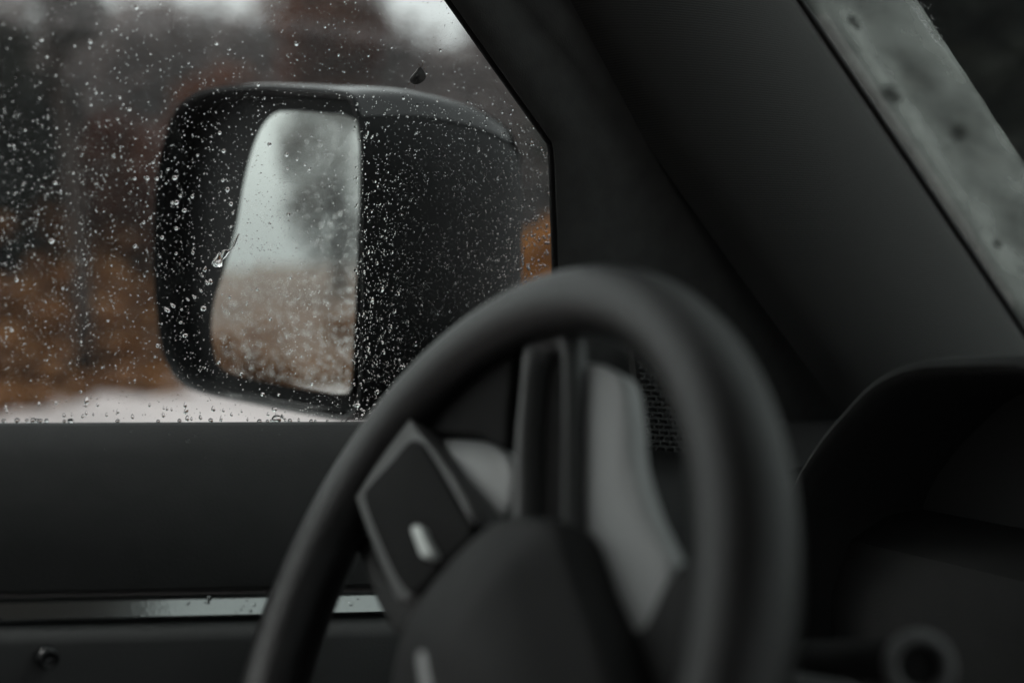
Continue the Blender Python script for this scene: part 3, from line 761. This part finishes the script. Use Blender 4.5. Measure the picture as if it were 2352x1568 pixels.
# the fine spray: too many to count
def spray(name, N, rad_fn, place_fn, basis, seg, mat_, seed, hgt=.6):
    g = random.Random(seed); V, Fc = [], []
    unit = drop_mesh('tmp', seg, 2, 0, 0, 0, hgt)
    uv_ = [v.co.copy() for v in unit.vertices]; uf = [list(p.vertices) for p in unit.polygons]; bpy.data.meshes.remove(unit)
    for _ in range(N):
        p = place_fn(g)
        if p is None: continue
        r_ = rad_fn(g); k = len(V)
        sx = g.uniform(.8, 1.2)
        V += [p + basis @ Vector((c.x * r_ * sx, c.y * r_, c.z * r_)) for c in uv_]
        Fc += [[i + k for i in q] for q in uf]
    m = mesh_data(name, V, Fc, mat_, True)
    o = bpy.data.objects.new(name, m); link(o); return o
def pl(g):
    for _ in range(30):
        u, v_ = g.uniform(-60, 1280), g.uniform(-40, 962)
        if in_win(u, v_) and g.random() < density(u, v_): return gl(u, v_, GOFF)
o = spray('fine_spray', 11000, lambda g: (.55 + g.random() ** 2.6 * 1.5) * PXM, pl, BAS, 6, M['water'], 77)
tag(o, 'fine spray of tiny rain droplets over the driver window', 'droplets', kind='stuff')
def plf(g):
    for _ in range(40):
        u, v_ = g.uniform(812, 1262), g.uniform(230, 962)
        if in_win(u, v_) and g.random() < (.25 + .75 * max(0, min(1, (v_ - 300) / 350))) * (.4 + .6 * (u - 812) / 450): return gl(u, v_, GOFF)
o = spray('bead_spray', 3300, lambda g: (1.3 + g.random() ** 2.2 * 3.0) * PXM, plf, BAS, 7, M['water'], 81, .30)
tag(o, 'thick beading of small drops on the window over the mirror housing', 'droplets', kind='stuff')
# droplets on the mirror glass
MU = MN.cross(Vector((0, 0, 1))).normalized(); MV = MU.cross(MN)
if MV.z < 0: MV = -MV
MB_ = Matrix((MU, MV, MN)).transposed()
if MB_.determinant() < 0: MB_ = Matrix((-MU, MV, MN)).transposed()
def inside(px, u, v):
    c = False; j = len(px) - 1
    for i in range(len(px)):
        if (px[i][1] > v) != (px[j][1] > v) and u < (px[j][0] - px[i][0]) * (v - px[i][1]) / (px[j][1] - px[i][1]) + px[i][0]: c = not c
        j = i
    return c
def plm(g):
    for _ in range(60):
        u, v_ = g.uniform(490, 828), g.uniform(255, 905)
        if inside(gp_px, u, v_) and g.random() < .06 + .94 * max(0, min(1, (v_ - 430) / 260)) * (.6 + .4 * (u - 490) / 338): return mf(u, v_, .0185)
o = spray('mirror_spray', 900, lambda g: (1.7 + g.random() ** 2 * 3.2) * PXM, plm, MB_, 8, M['water'], 78, .3)
tag(o, 'rain droplets spread over the wing mirror glass', 'droplets', kind='stuff')
def plw(g):
    k = g.random(); a = g.gauss(0, 1)
    return onw(2088 + 62 * k + 10 * abs(a), 8 + 92 * k - 7 * a, -.0058)
WB_ = Matrix((Vector((1, 0, 0)), wd, -WNrm)).transposed()
if WB_.determinant() < 0: WB_ = Matrix((Vector((-1, 0, 0)), wd, -WNrm)).transposed()
o = spray('wiper_spray', 260, lambda g: (1.0 + g.random() * 1.6) * PXM * 1.2, plw, WB_, 6, M['water'], 79)
tag(o, 'small patch of fine droplets at the edge of the windscreen film', 'droplets', kind='stuff')
# drops on the trim strip and door panel
sn = (at_x(400, sl(400), STX1) - at_x(400, su(400), STX0)).cross(Vector((0, 1, 0))).normalized()
if sn.x < 0: sn = -sn
SB = Matrix((Vector((0, 1, 0)), sn.cross(Vector((0, 1, 0))), sn)).transposed()
if SB.determinant() < 0: SB = Matrix((Vector((0, -1, 0)), sn.cross(Vector((0, 1, 0))), sn)).transposed()
sp0 = at_x(400, su(400) + 2, STX0)
for u, v_, r_ in [(480, 1375, 6), (582, 1389, 5), (566, 1379, 2.8), (551, 1402, 4), (805, 1387, 6), (872, 1375, 4.5), (821, 1375, 3), (846, 1390, 3), (432, 1384, 3.5), (540, 1408, 3.5), (604, 1398, 4)]:
    p = on_plane(u, v_, sp0, sn)
    o = bpy.data.objects.new('raindrop', rnd.choice(round_))
    o.matrix_world = Matrix.Translation(p + sn * .0009) @ (SB @ Matrix.Diagonal((r_ * PXM * .95, r_ * PXM * .95, r_ * PXM * .8))).to_4x4()
    col.objects.link(o); tag(o, 'water bead on the bright trim strip of the door', 'raindrop', 'drops on the door trim strip')

DB = Matrix((Vector((0, 1, 0)), Vector((-.28, 0, .96)), Vector((.96, 0, .28)))).transposed()
if DB.determinant() < 0: DB = Matrix((Vector((0, -1, 0)), Vector((-.28, 0, .96)), Vector((.96, 0, .28)))).transposed()
for u, v_, r_ in [(430, 1012, 6), (448, 1000, 3.5), (388, 996, 3), (600, 986, 3), (300, 990, 3), (640, 996, 3.5), (520, 1010, 2.6), (240, 1030, 2.6), (470, 1050, 2.4), (150, 1000, 3)]:
    k = (v_ - 978) / 72
    p = at_x(u, v_, -.885 + .023 * k)
    o = bpy.data.objects.new('raindrop', rnd.choice(round_))
    o.matrix_world = Matrix.Translation(p + Vector((.0012, 0, 0))) @ (DB @ Matrix.Diagonal((r_ * PXM, r_ * PXM, r_ * PXM * .7))).to_4x4()
    col.objects.link(o); tag(o, 'water bead on the dark door panel under the window', 'raindrop', 'drops on the door panel')
# ---- beetle stuck on the glass above the mirror
bc = gl(962, 176, -.0046)
def bp(u, v, h=0): return gl(u, v, -.0046) + OUT * h
BS = lambda q: (962 + (q[0] - 962) * 1.25, 172 + (q[1] - 172) * 1.25)
body_px = [BS(q) for q in [(966, 158), (971, 165), (975, 174), (973, 181), (966, 187), (957, 190), (948, 187), (946, 180), (951, 173), (957, 166), (961, 160)]]
ol = smooth_closed([bp(u, v) for u, v in body_px], 28); oc = centroid(ol)
v, f = loft([[oc + (p - oc) * math.cos(s) + OUT * .0035 * math.sin(s) for p in ol] for s in (0, .4, .8, 1.2, 1.5)], True, True, True)
bug = obj('beetle', v, f, M['bug'], None, True); tag(bug, 'small black beetle on the rainy glass above the mirror', 'insect')
bug_legs = [[(966, 159), (964, 154), (961, 152)], [(968, 158), (970, 152), (972, 147)], [(971, 164), (976, 158)], [(974, 178), (979, 172), (981, 169)], [(948, 186), (943, 190)], [(955, 190), (954, 196)]]
for L_ in bug_legs:
    v, f = tube([bp(*BS(q), .0006) for q in L_], .00022, 5); obj('leg', v, f, M['bugleg'], bug, True)
